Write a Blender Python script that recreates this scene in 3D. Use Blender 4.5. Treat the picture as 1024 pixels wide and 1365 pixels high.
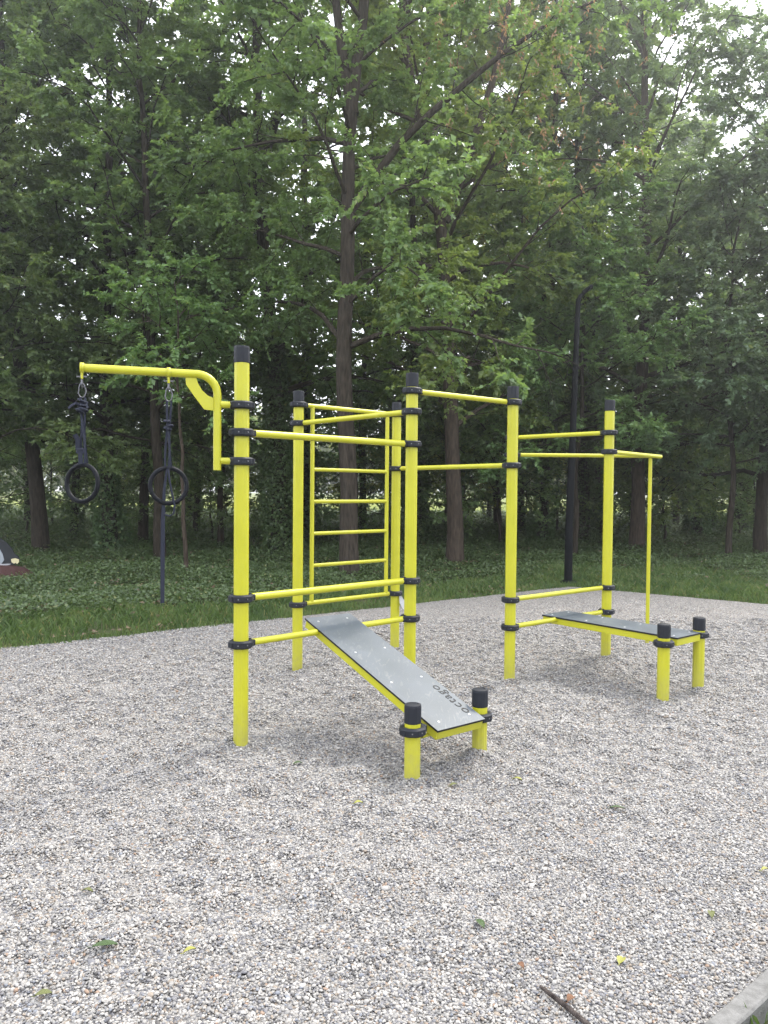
import bpy, math, random
import numpy as np
from mathutils import Vector, Matrix

for o_ in list(bpy.data.objects):
    bpy.data.objects.remove(o_)
S = bpy.context.scene
C = S.collection
PI = math.pi
R = math.radians

# ------------------------------------------------------------------ camera
cam = bpy.data.objects.new('camera', bpy.data.cameras.new('camera'))
C.objects.link(cam)
pt, rl = .028, .0084
rgt, up, fwd = Vector((1, 0, 0)), Vector((0, math.sin(pt), math.cos(pt))), Vector((0, math.cos(pt), -math.sin(pt)))
ex = rgt * math.cos(rl) + up * math.sin(rl)
ey = up * math.cos(rl) - rgt * math.sin(rl)
M = Matrix((ex, ey, -fwd)).transposed().to_4x4()
M.translation = (0, 0, 1.6)
cam.matrix_world = M
cam.data.sensor_fit = 'VERTICAL'
cam.data.sensor_height = 36
cam.data.lens = 36 * 1020.1 / 1365
cam.data.clip_start = .05
cam.data.clip_end = 2000
S.camera = cam

# ------------------------------------------------------------------ sky, sun, exposure
SUN_EL, SUN_AZ = R(54), R(44)          # azimuth measured from +Y towards +X
W = bpy.data.worlds.new('World')
S.world = W
W.use_nodes = True
nt = W.node_tree
nt.nodes.clear()
out = nt.nodes.new('ShaderNodeOutputWorld')
bg = nt.nodes.new('ShaderNodeBackground')
sky = nt.nodes.new('ShaderNodeTexSky')
sky.sky_type = 'NISHITA'
sky.sun_disc = False
sky.sun_elevation = SUN_EL
sky.sun_rotation = SUN_AZ
sky.air_density = 1.0
sky.dust_density = 3.0
mixc = nt.nodes.new('ShaderNodeMix')
mixc.data_type = 'RGBA'
mixc.inputs[0].default_value = .72     # thin bright overcast over the blue
mixc.inputs[7].default_value = (12.6, 12.8, 13.4, 1)
nt.links.new(sky.outputs[0], mixc.inputs[6])
nt.links.new(mixc.outputs[2], bg.inputs[0])
bg.inputs[1].default_value = .1
nt.links.new(bg.outputs[0], out.inputs[0])
sun = bpy.data.objects.new('sun', bpy.data.lights.new('sun', 'SUN'))
C.objects.link(sun)
sun.data.energy = 1.5
sun.data.angle = R(12)
sun.data.color = (1, .95, .86)
sd = Vector((math.sin(SUN_AZ) * math.cos(SUN_EL), math.cos(SUN_AZ) * math.cos(SUN_EL), math.sin(SUN_EL)))
sun.rotation_euler = sd.to_track_quat('Z', 'Y').to_euler()
S.view_settings.view_transform = 'Standard'
S.view_settings.look = 'None'
S.view_settings.exposure = 1.65
S.view_settings.gamma = 1
S.view_settings.use_curve_mapping = False

VEIL_DENSITY = .0026

# ------------------------------------------------------------------ helpers
def tag(o, label=None, cat=None, group=None, kind=None):
    if label: o['label'] = label
    if cat: o['category'] = cat
    if group: o['group'] = group
    if kind: o['kind'] = kind
    return o

def empty(name, loc, rz=0):
    o = bpy.data.objects.new(name, None)
    o.empty_display_size = .1
    C.objects.link(o)
    o.location = loc
    o.rotation_euler = (0, 0, rz)
    return o

def link(name, me, parent=None, loc=(0, 0, 0), rot=(0, 0, 0)):
    o = bpy.data.objects.new(name, me)
    C.objects.link(o)
    o.location = loc
    o.rotation_euler = rot
    if parent: o.parent = parent
    return o

def copy_tree(o, parent=None):
    c = o.copy()
    C.objects.link(c)
    if parent: c.parent = parent
    for ch in [x for x in C.objects if x.parent == o]:
        copy_tree(ch, c)
    return c

class MB:
    """collects tubes, prisms and boxes into one mesh"""
    def __init__(s):
        s.v = []; s.f = []; s.mi = []; s.sm = []
    def add(s, v, f, mi=0, smooth=False):
        n = len(s.v)
        s.v += [tuple(x) for x in v]
        s.f += [tuple(i + n for i in q) for q in f]
        s.mi += [mi] * len(f); s.sm += [smooth] * len(f)
    def loft(s, rings, mi=0, caps=True, smooth=True, closed=False):
        n = len(rings[0]); v = [p for r in rings for p in r]; f = []
        m = len(rings)
        for i in range(m if closed else m - 1):
            a, b = i * n, ((i + 1) % m) * n
            for k in range(n):
                k2 = (k + 1) % n
                f.append((a + k, a + k2, b + k2, b + k))
        s.add(v, f, mi, smooth)
        if caps and not closed:
            s.add(rings[0], [tuple(range(n - 1, -1, -1))], mi, False)
            s.add(rings[-1], [tuple(range(n))], mi, False)
    def tube(s, pts, r, sides=10, mi=0, caps=True, closed=False, flat=None):
        """flat=(w,t,upvec): ribbon-like rectangular section instead of round"""
        P = [Vector(p) for p in pts]; rings = []
        n = len(P)
        rr = r if hasattr(r, '__len__') else [r] * n
        prev = None
        for i, p in enumerate(P):
            if closed: t = P[(i + 1) % n] - P[i - 1]
            else: t = P[min(i + 1, n - 1)] - P[max(i - 1, 0)]
            t.normalize()
            if prev is None:
                a = Vector((0, 0, 1)) if abs(t.z) < .9 else Vector((1, 0, 0))
                u = t.cross(a).normalized()
            else:
                u = (prev - t * prev.dot(t)).normalized()
            prev = u
            w = t.cross(u)
            rings.append([p + u * (rr[i] * math.cos(2 * PI * k / sides)) + w * (rr[i] * math.sin(2 * PI * k / sides)) for k in range(sides)])
        s.loft(rings, mi, caps, True, closed)
    def ribbon(s, pts, w, t, side, mi=0):
        P = [Vector(p) for p in pts]; n = len(P); rings = []
        side = Vector(side).normalized()
        ww = w if hasattr(w, '__len__') else [w] * n
        for i, p in enumerate(P):
            d = (P[min(i + 1, n - 1)] - P[max(i - 1, 0)]).normalized()
            u = (side - d * side.dot(d)).normalized(); q = d.cross(u)
            a, b = u * ww[i] / 2, q * t / 2
            rings.append([p - a - b, p + a - b, p + a + b, p - a + b])
        s.loft(rings, mi, True, False)
    def box(s, c, ax, ay, az, mi=0, bev=0):
        c, ax, ay, az = Vector(c), Vector(ax), Vector(ay), Vector(az)
        if bev <= 0:
            v = [c + ax * i + ay * j + az * k for k in (-1, 1) for j in (-1, 1) for i in (-1, 1)]
            f = [(0, 2, 3, 1), (4, 5, 7, 6), (0, 1, 5, 4), (2, 6, 7, 3), (0, 4, 6, 2), (1, 3, 7, 5)]
            s.add(v, f, mi)
        else:
            bx, by, bz = 1 - bev / ax.length, 1 - bev / ay.length, 1 - bev / az.length
            def ring(k, sx, sy):
                return [c + ax * i * sx + ay * j * sy + az * k for i, j in ((-1, -by / sy if sy else 0), (-bx / sx, -1), (bx / sx, -1), (1, -by / sy), (1, by / sy), (bx / sx, 1), (-bx / sx, 1), (-1, by / sy))]
            s.loft([ring(-1, bx, by), ring(-bz, 1, 1), ring(bz, 1, 1), ring(1, bx, by)], mi, True, False)
    def build(s, name, mats, parent=None, loc=(0, 0, 0), rot=(0, 0, 0)):
        me = s.mesh(name, mats)
        return link(name, me, parent, loc, rot)
    def mesh(s, name, mats):
        me = bpy.data.meshes.new(name)
        me.from_pydata(s.v, [], s.f)
        for m in (mats if isinstance(mats, (list, tuple)) else [mats]): me.materials.append(m)
        me.polygons.foreach_set('material_index', s.mi)
        me.polygons.foreach_set('use_smooth', s.sm)
        me.update()
        return me

def tri_mesh(name, V, F, mat, rnd=None, smooth=False):
    """fast mesh from numpy arrays of triangles"""
    me = bpy.data.meshes.new(name)
    V = np.asarray(V, np.float32); F = np.asarray(F, np.int32)
    me.vertices.add(len(V)); me.vertices.foreach_set('co', V.ravel())
    me.loops.add(F.size); me.loops.foreach_set('vertex_index', F.ravel())
    me.polygons.add(len(F)); me.polygons.foreach_set('loop_start', np.arange(0, F.size, F.shape[1], dtype=np.int32))
    if rnd is not None:
        at = me.attributes.new('rnd', 'FLOAT', 'POINT'); at.data.foreach_set('value', np.asarray(rnd, np.float32))
    me.update(calc_edges=True)
    if smooth: me.polygons.foreach_set('use_smooth', [True] * len(F))
    if mat: me.materials.append(mat)
    return me

# ------------------------------------------------------------------ materials
def mat(name, col, rough=.5, spec=.5, metal=0, build=None, bump=0, bscale=40):
    m = bpy.data.materials.new(name); m.use_nodes = True
    n = m.node_tree.nodes; l = m.node_tree.links
    p = n['Principled BSDF']
    p.inputs['Base Color'].default_value = (*col, 1)
    p.inputs['Roughness'].default_value = rough
    p.inputs['Specular IOR Level'].default_value = spec
    p.inputs['Metallic'].default_value = metal
    if bump:
        tc = n.new('ShaderNodeTexCoord')
        t = n.new('ShaderNodeTexNoise'); t.inputs['Scale'].default_value = bscale; t.inputs['Detail'].default_value = 4
        b = n.new('ShaderNodeBump'); b.inputs['Strength'].default_value = bump; b.inputs['Distance'].default_value = .01
        l.new(tc.outputs['Object'], t.inputs['Vector'])
        l.new(t.outputs['Fac'], b.inputs['Height']); l.new(b.outputs[0], p.inputs['Normal'])
    if build: build(n, l, p)
    return m

def ramp(n, stops, interp='LINEAR'):
    r = n.new('ShaderNodeValToRGB'); r.color_ramp.interpolation = interp
    e = r.color_ramp.elements
    while len(e) < len(stops): e.new(.5)
    for i, (pos, c) in enumerate(stops):
        e[i].position = pos; e[i].color = (*c, 1)
    return r

def noise_mix(n, l, scale, stops, detail=4, coord='Object', stretch=None):
    tc = n.new('ShaderNodeTexCoord')
    t = n.new('ShaderNodeTexNoise'); t.inputs['Scale'].default_value = scale; t.inputs['Detail'].default_value = detail
    src = tc.outputs[coord]
    if stretch:
        mp = n.new('ShaderNodeMapping'); mp.inputs['Scale'].default_value = stretch
        l.new(src, mp.inputs[0]); src = mp.outputs[0]
    l.new(src, t.inputs['Vector'])
    r = ramp(n, stops); l.new(t.outputs['Fac'], r.inputs[0])
    return r, t

def yellow_build(n, l, p):
    # powder coat: faint mottling, dust specks splashed up from the gravel
    geo = n.new('ShaderNodeNewGeometry')
    sx = n.new('ShaderNodeSeparateXYZ'); l.new(geo.outputs['Position'], sx.inputs[0])
    hgt = n.new('ShaderNodeMapRange'); hgt.inputs[1].default_value = 0; hgt.inputs[2].default_value = .85
    hgt.inputs[3].default_value = 1; hgt.inputs[4].default_value = 0.0
    l.new(sx.outputs[2], hgt.inputs[0])
    t = n.new('ShaderNodeTexNoise'); t.inputs['Scale'].default_value = 170; t.inputs['Detail'].default_value = 2
    l.new(geo.outputs['Position'], t.inputs['Vector'])
    mr = n.new('ShaderNodeMapRange'); mr.inputs[1].default_value = .66; mr.inputs[2].default_value = .74
    l.new(t.outputs['Fac'], mr.inputs[0])
    mu = n.new('ShaderNodeMath'); mu.operation = 'MULTIPLY'; l.new(mr.outputs[0], mu.inputs[0]); l.new(hgt.outputs[0], mu.inputs[1])
    t2 = n.new('ShaderNodeTexNoise'); t2.inputs['Scale'].default_value = 6; t2.inputs['Detail'].default_value = 5
    l.new(geo.outputs['Position'], t2.inputs['Vector'])
    r = ramp(n, [(.3, (.40, .39, .018)), (.7, (.45, .437, .022))]); l.new(t2.outputs['Fac'], r.inputs[0])
    mx = n.new('ShaderNodeMix'); mx.data_type = 'RGBA'
    l.new(mu.outputs[0], mx.inputs[0]); l.new(r.outputs[0], mx.inputs[6]); mx.inputs[7].default_value = (.28, .25, .10, 1)
    # pale gravel dust clinging to the lowest hand's breadth, broken up by noise
    du = n.new('ShaderNodeMapRange'); du.inputs[1].default_value = 0; du.inputs[2].default_value = .30; du.inputs[3].default_value = .75; du.inputs[4].default_value = 0
    l.new(sx.outputs[2], du.inputs[0])
    t3 = n.new('ShaderNodeTexNoise'); t3.inputs['Scale'].default_value = 28; t3.inputs['Detail'].default_value = 6; l.new(geo.outputs['Position'], t3.inputs['Vector'])
    dm = n.new('ShaderNodeMath'); dm.operation = 'MULTIPLY'; l.new(du.outputs[0], dm.inputs[0]); l.new(t3.outputs['Fac'], dm.inputs[1])
    mx3 = n.new('ShaderNodeMix'); mx3.data_type = 'RGBA'; l.new(dm.outputs[0], mx3.inputs[0]); l.new(mx.outputs[2], mx3.inputs[6]); mx3.inputs[7].default_value = (.24, .22, .12, 1)
    l.new(mx3.outputs[2], p.inputs['Base Color'])
    rr_ = ramp(n, [(.35, (.28, .28, .28)), (.65, (.48, .48, .48))]); l.new(t3.outputs['Fac'], rr_.inputs[0]); l.new(rr_.outputs[0], p.inputs['Roughness'])
    b = n.new('ShaderNodeBump'); b.inputs['Strength'].default_value = .06; b.inputs['Distance'].default_value = .002
    l.new(t.outputs['Fac'], b.inputs['Height']); l.new(b.outputs[0], p.inputs['Normal'])

YEL = mat('yellow_powder_coat', (.74, .69, .015), .34, .45, build=yellow_build)
RUB = mat('black_rubber', (.012, .014, .02), .6, .3, bump=.12, bscale=90)
STEEL = mat('bolt_steel', (.55, .55, .56), .3, .5, 1)
BOLTD = mat('dark_bolt', (.18, .18, .19), .45, .5, .6)

def panel_build(n, l, p):
    r, t = noise_mix(n, l, 5, [(.3, (.050, .064, .079)), (.7, (.070, .086, .104))], 6)
    # scuffs and dust left by shoes
    tg = n.new('ShaderNodeTexNoise'); tg.inputs['Scale'].default_value = 34; tg.inputs['Detail'].default_value = 8; tg.inputs['Distortion'].default_value = 1.2
    tc2 = n.new('ShaderNodeTexCoord'); mp = n.new('ShaderNodeMapping'); mp.inputs['Scale'].default_value = (1, .22, 1); mp.inputs['Rotation'].default_value = (0, 0, .7)
    l.new(tc2.outputs['Object'], mp.inputs[0]); l.new(mp.outputs[0], tg.inputs['Vector'])
    sc2 = ramp(n, [(.56, (0, 0, 0)), (.72, (.45, .45, .45))]); l.new(tg.outputs['Fac'], sc2.inputs[0])
    mxs = n.new('ShaderNodeMix'); mxs.data_type = 'RGBA'; l.new(sc2.outputs[0], mxs.inputs[0]); l.new(r.outputs[0], mxs.inputs[6]); mxs.inputs[7].default_value = (.16, .165, .165, 1)
    l.new(mxs.outputs[2], p.inputs['Base Color'])
    r2 = ramp(n, [(.3, (.42, .42, .42)), (.75, (.55, .55, .55))]); l.new(t.outputs['Fac'], r2.inputs[0])
    l.new(r2.outputs[0], p.inputs['Roughness'])
PANEL = mat('grey_laminate', (.1, .115, .13), .4, .55, build=panel_build)
EDGE = mat('black_laminate_edge', (.008, .008, .009), .6, .3)
PRINT = mat('black_engraving', (.01, .011, .013), .6, .3)
STRAP = mat('navy_webbing', (.020, .023, .037), .8, .25, bump=.3, bscale=260)
RINGM = mat('black_ring_plastic', (.005, .006, .009), .55, .15, bump=.08, bscale=60)
LAMPM = mat('anthracite_paint', (.0035, .0045, .006), .6, .12, bump=.05, bscale=20)
PAPER = mat('white_paper', (.33, .335, .35), .7, .3)

def bark_mat(name, c1, c2):
    def b(n, l, p):
        r, t = noise_mix(n, l, 9, [(.32, c1), (.7, c2)], 7, 'Object', (3.2, 3.2, .55))
        l.new(r.outputs[0], p.inputs['Base Color'])
        bu = n.new('ShaderNodeBump'); bu.inputs['Strength'].default_value = .9; bu.inputs['Distance'].default_value = .04
        l.new(t.outputs['Fac'], bu.inputs['Height']); l.new(bu.outputs[0], p.inputs['Normal'])
    return mat(name, c1, .9, .15, build=b)
BARK = bark_mat('grey_brown_bark', (.022, .018, .014), (.070, .058, .046))
BARKD = bark_mat('dark_bark', (.018, .015, .011), (.060, .049, .038))
BARKR = bark_mat('reddish_bark', (.030, .023, .018), (.085, .066, .051))

def leaf_mat(name, dark, light, odd, transl=.48, rough=.42):
    m = bpy.data.materials.new(name); m.use_nodes = True
    n = m.node_tree.nodes; l = m.node_tree.links
    p = n['Principled BSDF']; o = n['Material Output']
    a = n.new('ShaderNodeAttribute'); a.attribute_name = 'rnd'
    oi = n.new('ShaderNodeObjectInfo')
    r = ramp(n, [(0, dark), (.93, light), (1, odd)]); l.new(a.outputs['Fac'], r.inputs[0])
    hs = n.new('ShaderNodeHueSaturation')
    mr = n.new('ShaderNodeMapRange'); mr.inputs[3].default_value = .485; mr.inputs[4].default_value = .515
    l.new(oi.outputs['Random'], mr.inputs[0]); l.new(mr.outputs[0], hs.inputs['Hue'])
    mr2 = n.new('ShaderNodeMapRange'); mr2.inputs[3].default_value = .86; mr2.inputs[4].default_value = 1.12
    l.new(oi.outputs['Random'], mr2.inputs[0]); l.new(mr2.outputs[0], hs.inputs['Value'])
    l.new(r.outputs[0], hs.inputs['Color'])
    l.new(hs.outputs[0], p.inputs['Base Color'])
    p.inputs['Roughness'].default_value = rough; p.inputs['Specular IOR Level'].default_value = .55
    t = n.new('ShaderNodeBsdfTranslucent')
    g = n.new('ShaderNodeMix'); g.data_type = 'RGBA'; g.blend_type = 'MULTIPLY'; g.inputs[0].default_value = 1
    l.new(hs.outputs[0], g.inputs[6]); g.inputs[7].default_value = (1.4, 1.35, .75, 1)
    l.new(g.outputs[2], t.inputs[0])
    ms = n.new('ShaderNodeMixShader'); ms.inputs[0].default_value = transl
    l.new(p.outputs[0], ms.inputs[1]); l.new(t.outputs[0], ms.inputs[2]); l.new(ms.outputs[0], o.inputs[0])
    return m
LEAF = leaf_mat('mid_green_leaf', (.105, .165, .068), (.195, .288, .115), (.24, .29, .12))
LEAFD = leaf_mat('dark_green_leaf', (.086, .140, .066), (.158, .233, .102), (.2, .24, .10))
LEAFB = leaf_mat('blue_green_leaf', (.104, .165, .098), (.185, .275, .155), (.22, .27, .14))
LEAFL = leaf_mat('fresh_green_leaf', (.125, .200, .062), (.215, .315, .100), (.26, .31, .11))
LEAFY = leaf_mat('yellow_green_leaf', (.150, .190, .042), (.24, .285, .066), (.29, .29, .09))
IVY = leaf_mat('ivy_leaf', (.045, .082, .034), (.112, .172, .066), (.19, .21, .09), .3, .5)
GRASS = leaf_mat('grass_blade', (.050, .092, .024), (.105, .158, .045), (.19, .18, .08), .35, .6)
SEED = leaf_mat('pinkish_seed', (.20, .11, .07), (.32, .19, .12), (.35, .25, .17), .3, .7)
GREENLEAF = mat('fallen_green_leaf', (.045, .075, .028), .6, .3, bump=.3, bscale=60)
YELLEAF = mat('fallen_yellow_leaf', (.22, .22, .05), .6, .3, bump=.3, bscale=60)
OLIVELEAF = mat('fallen_olive_leaf', (.10, .11, .04), .7, .3, bump=.3, bscale=60)
BROWNLEAF = mat('fallen_brown_leaf', (.14, .075, .045), .8, .2, bump=.3, bscale=60)
STICK = bark_mat('dead_wood', (.03, .024, .022), (.09, .075, .068))

def soil_build(n, l, p):
    r, t = noise_mix(n, l, 2.2, [(.30, (.030, .040, .016)), (.5, (.045, .062, .022)), (.64, (.07, .062, .038)), (.8, (.10, .08, .055))], 9)
    # open, mown meadow well beyond the wood
    geo = n.new('ShaderNodeNewGeometry'); sx = n.new('ShaderNodeSeparateXYZ'); l.new(geo.outputs['Position'], sx.inputs[0])
    mr = n.new('ShaderNodeMapRange'); mr.inputs[1].default_value = 60; mr.inputs[2].default_value = 66; l.new(sx.outputs[1], mr.inputs[0])
    mx = n.new('ShaderNodeMix'); mx.data_type = 'RGBA'; l.new(mr.outputs[0], mx.inputs[0]); l.new(r.outputs[0], mx.inputs[6])
    r2, t2 = noise_mix(n, l, .25, [(.3, (.13, .17, .035)), (.7, (.20, .22, .06))], 6)
    l.new(r2.outputs[0], mx.inputs[7])
    l.new(mx.outputs[2], p.inputs['Base Color'])
    b = n.new('ShaderNodeBump'); b.inputs['Strength'].default_value = .8; b.inputs['Distance'].default_value = .05
    l.new(t.outputs['Fac'], b.inputs['Height']); l.new(b.outputs[0], p.inputs['Normal'])
SOIL = mat('woodland_soil', (.04, .05, .02), .95, .1, build=soil_build)

STONES = [(0, (0.081, 0.077, 0.075)), (.07, (0.146, 0.144, 0.153)), (.24, (0.203, 0.198, 0.192)), (.42, (0.253, 0.242, 0.228)),
          (.60, (0.307, 0.293, 0.275)), (.75, (0.231, 0.194, 0.157)), (.83, (0.380, 0.365, 0.342)), (.955, (0.243, 0.170, 0.124)), (.965, (0.171, 0.181, 0.205))]
def pebble_build(n, l, p):
    oi = n.new('ShaderNodeObjectInfo')
    r = ramp(n, STONES, 'CONSTANT'); l.new(oi.outputs['Random'], r.inputs[0])
    tc = n.new('ShaderNodeTexCoord')
    t = n.new('ShaderNodeTexNoise'); t.inputs['Scale'].default_value = 1.6; t.inputs['Detail'].default_value = 3
    l.new(tc.outputs['Object'], t.inputs['Vector'])
    v = ramp(n, [(.3, (.78, .78, .78)), (.7, (1.12, 1.12, 1.12))]); l.new(t.outputs['Fac'], v.inputs[0])
    mx = n.new('ShaderNodeMix'); mx.data_type = 'RGBA'; mx.blend_type = 'MULTIPLY'; mx.inputs[0].default_value = 1
    l.new(r.outputs[0], mx.inputs[6]); l.new(v.outputs[0], mx.inputs[7]); l.new(mx.outputs[2], p.inputs['Base Color'])
PEBBLE = mat('river_pebble', (.4, .4, .4), .6, .35, build=pebble_build)

def gravel_build(n, l, p):
    tc = n.new('ShaderNodeTexCoord')
    # warp so the cells do not sit on a lattice
    vo = n.new('ShaderNodeTexVoronoi'); vo.inputs['Scale'].default_value = 85; vo.inputs['Randomness'].default_value = 1
    l.new(tc.outputs['Object'], vo.inputs['Vector'])
    sx = n.new('ShaderNodeSeparateColor'); l.new(vo.outputs['Color'], sx.inputs[0])
    r = ramp(n, STONES, 'CONSTANT'); l.new(sx.outputs[0], r.inputs[0])
    gap = ramp(n, [(.0, (1.12, 1.12, 1.12)), (.45, (1, 1, 1)), (.85, (.5, .49, .48))])
    l.new(vo.outputs['Distance'], gap.inputs[0])
    mx = n.new('ShaderNodeMix'); mx.data_type = 'RGBA'; mx.blend_type = 'MULTIPLY'; mx.inputs[0].default_value = 1
    l.new(r.outputs[0], mx.inputs[6]); l.new(gap.outputs[0], mx.inputs[7])
    l.new(mx.outputs[2], p.inputs['Base Color'])
    vo2 = n.new('ShaderNodeTexVoronoi'); vo2.inputs['Scale'].default_value = 26; l.new(tc.outputs['Object'], vo2.inputs['Vector'])
    ad = n.new('ShaderNodeMath'); ad.operation = 'MULTIPLY_ADD'; l.new(vo2.outputs['Distance'], ad.inputs[0]); ad.inputs[1].default_value = 1.2
    l.new(vo.outputs['Distance'], ad.inputs[2])
    iv = n.new('ShaderNodeMath'); iv.operation = 'MULTIPLY'; iv.inputs[1].default_value = -1; l.new(ad.outputs[0], iv.inputs[0])
    b = n.new('ShaderNodeBump'); b.inputs['Strength'].default_value = .9; b.inputs['Distance'].default_value = .012
    l.new(iv.outputs[0], b.inputs['Height']); l.new(b.outputs[0], p.inputs['Normal'])
GRAVEL = mat('gravel_bed', (.4, .4, .4), .85, .2, build=gravel_build)

def conc_build(n, l, p):
    r, t = noise_mix(n, l, 30, [(.3, (.11, .108, .104)), (.5, (.15, .148, .143)), (.7, (.19, .187, .182))], 8)
    l.new(r.outputs[0], p.inputs['Base Color'])
    b = n.new('ShaderNodeBump'); b.inputs['Strength'].default_value = .5; b.inputs['Distance'].default_value = .004
    t2 = n.new('ShaderNodeTexNoise'); t2.inputs['Scale'].default_value = 160
    tc = n.new('ShaderNodeTexCoord'); l.new(tc.outputs['Object'], t2.inputs[0])
    l.new(t2.outputs['Fac'], b.inputs['Height']); l.new(b.outputs[0], p.inputs['Normal'])
CONC = mat('weathered_concrete', (.36, .355, .345), .9, .2, build=conc_build)

# ------------------------------------------------------------------ the setting: pad outline, ground, gravel
E1 = np.array([3.15, 12.95])
N1, N2 = np.array([-.618, .786]), np.array([.617, .787])
K0, NK = np.array([1.262, 2.470]), np.array([.64, -.768])
def outside(x, y):
    """signed distance outside the gravel pad"""
    wob = .010 * np.sin(3.1 * x + 1.3 * y) + .008 * np.sin(7.3 * x - 4.1 * y + 1)
    d1 = (x - E1[0]) * N1[0] + (y - E1[1]) * N1[1] + wob
    d2 = (x - E1[0]) * N2[0] + (y - E1[1]) * N2[1] + wob
    d3 = (x - K0[0]) * NK[0] + (y - K0[1]) * NK[1]
    return d1, d2, d3
rs = np.random.RandomState(3)
_und = []
for wl, am in ((1.7, .006), (1.1, .006), (.8, .006), (.55, .005), (.4, .005), (.3, .005), (.22, .0045), (.15, .0035)):
    for _ in range(3):
        an = rs.uniform(0, 2 * PI); _und.append((math.cos(an) * 2 * PI / wl, math.sin(an) * 2 * PI / wl, rs.uniform(0, 2 * PI), am * 1.05))
HEAPS = [(-.8771, 4.7064), (-.7643, 6.8072), (.1175, 7.6179), (.2019, 5.7221), (1.0668, 6.3988), (2.1352, 7.2903), (1.3399, 8.068), (.169, 4.212), (.588, 4.583), (2.144, 5.811), (2.573, 6.201)]
def und(x, y):
    z = 0
    for kx, ky, ph, am in _und: z = z + am * np.sin(kx * x + ky * y + ph)
    for qx, qy in HEAPS:      # stones pushed up round each post
        r2 = np.hypot(x - qx, y - qy); z = z + .016 * np.exp(-((r2 - .06) / .07) ** 2)
    return np.maximum(z, -.026 + z * .1) * np.clip(-np.maximum.reduce(outside(x, y)) / 1.5, .05, 1)

g = MB()
n_ = 12
xs = [-400 + 800 * i / n_ for i in range(n_ + 1)]
vv = [(x, y, -.035) for y in xs for x in xs]
ff = [(j * 13 + i, j * 13 + i + 1, (j + 1) * 13 + i + 1, (j + 1) * 13 + i) for j in range(n_) for i in range(n_)]
g.add(vv, ff)
tag(g.build('ground', SOIL), 'dark soil and leaf litter under the wood running to a far meadow', 'ground', kind='structure')

st = .06
gx, gy = np.meshgrid(np.arange(-7.5, 9.6, st), np.arange(-3, 13.6, st))
nx = gx.shape[1]
X, Y = gx.ravel().copy(), gy.ravel().copy()
d1, d2, d3 = outside(X, Y)
keep_v = (d1 < .12) & (d2 < .12) & (d3 < .10)
for d_, N_ in ((d1, N1), (d2, N2), (d3, NK)):
    m_ = d_ > 0
    X[m_] -= d_[m_] * N_[0]; Y[m_] -= d_[m_] * N_[1]
Z = und(X, Y)
ii = np.arange(len(X)).reshape(gx.shape)
q = np.stack([ii[:-1, :-1].ravel(), ii[:-1, 1:].ravel(), ii[1:, 1:].ravel(), ii[1:, :-1].ravel()], 1)
q = q[keep_v[q].all(1)]
used = np.unique(q); rm = np.full(len(X), -1); rm[used] = np.arange(len(used))
me = tri_mesh('gravel_bed', np.stack([X, Y, Z], 1)[used], rm[q], GRAVEL, smooth=True)
tag(link('gravel_bed', me), 'pale grey gravel of the exercise pad, trodden into shallow dips', 'gravel', kind='structure')

# loose pebbles: points with a density that falls off with distance, an ico sphere on each
rp = np.random.RandomState(11)
px, py, ps = [], [], []
for y0, y1, dens, sc in ((1.75, 3.4, 24000, 1.0), (3.4, 5.0, 18000, 1.06), (5.0, 7.0, 11000, 1.22), (7.0, 9.5, 4500, 1.4)):
    hw = .62 * y1 + .25
    n = int((y1 - y0) * 2 * hw * dens)
    x = rp.uniform(-hw, hw, n); y = rp.uniform(y0, y1, n)
    k = (np.abs(x) < .62 * y + .25)
    d1, d2, d3 = outside(x, y); k &= (d1 < .03) & (d2 < .03) & (d3 < -.01)
    px.append(x[k]); py.append(y[k]); ps.append(np.full(k.sum(), sc))
px, py, ps = np.concatenate(px), np.concatenate(py), np.concatenate(ps)
pz = und(px, py) + rp.uniform(-.003, .005, len(px))
me = bpy.data.meshes.new('gravel_pebbles')
me.vertices.add(len(px)); me.vertices.foreach_set('co', np.stack([px, py, pz], 1).astype(np.float32).ravel())
at = me.attributes.new('sc', 'FLOAT', 'POINT'); at.data.foreach_set('value', (ps * rp.lognormal(0, .28, len(ps))).astype(np.float32))
me.update()
peb = tag(link('gravel_pebbles', me), 'loose rounded pebbles in whites, greys and tans over the pad', 'pebbles', kind='stuff')
ng = bpy.data.node_groups.new('pebbles', 'GeometryNodeTree')
ng.interface.new_socket('Geometry', in_out='INPUT', socket_type='NodeSocketGeometry')
ng.interface.new_socket('Geometry', in_out='OUTPUT', socket_type='NodeSocketGeometry')
N = ng.nodes.new; L = ng.links.new
gi, go = N('NodeGroupInput'), N('NodeGroupOutput')
iop = N('GeometryNodeInstanceOnPoints'); ico = N('GeometryNodeMeshIcoSphere')
ico.inputs['Radius'].default_value = .0047; ico.inputs['Subdivisions'].default_value = 2
ss = N('GeometryNodeSetShadeSmooth'); L(ico.outputs[0], ss.inputs[0])
sm = N('GeometryNodeSetMaterial'); sm.inputs['Material'].default_value = PEBBLE; L(ss.outputs[0], sm.inputs[0])
rr = N('FunctionNodeRandomValue'); rr.data_type = 'FLOAT_VECTOR'; rr.inputs[0].default_value = (-.5, -.5, 0); rr.inputs[1].default_value = (.5, .5, 6.28)
rc = N('FunctionNodeRandomValue'); rc.data_type = 'FLOAT_VECTOR'; rc.inputs[0].default_value = (.75, .62, .45); rc.inputs[1].default_value = (1.35, 1.0, .8); rc.inputs['Seed'].default_value = 5
na = N('GeometryNodeInputNamedAttribute'); na.data_type = 'FLOAT'; na.inputs[0].default_value = 'sc'
vm = N('ShaderNodeVectorMath'); vm.operation = 'SCALE'
L(rc.outputs[0], vm.inputs[0]); L(na.outputs[0], vm.inputs['Scale'])
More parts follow.
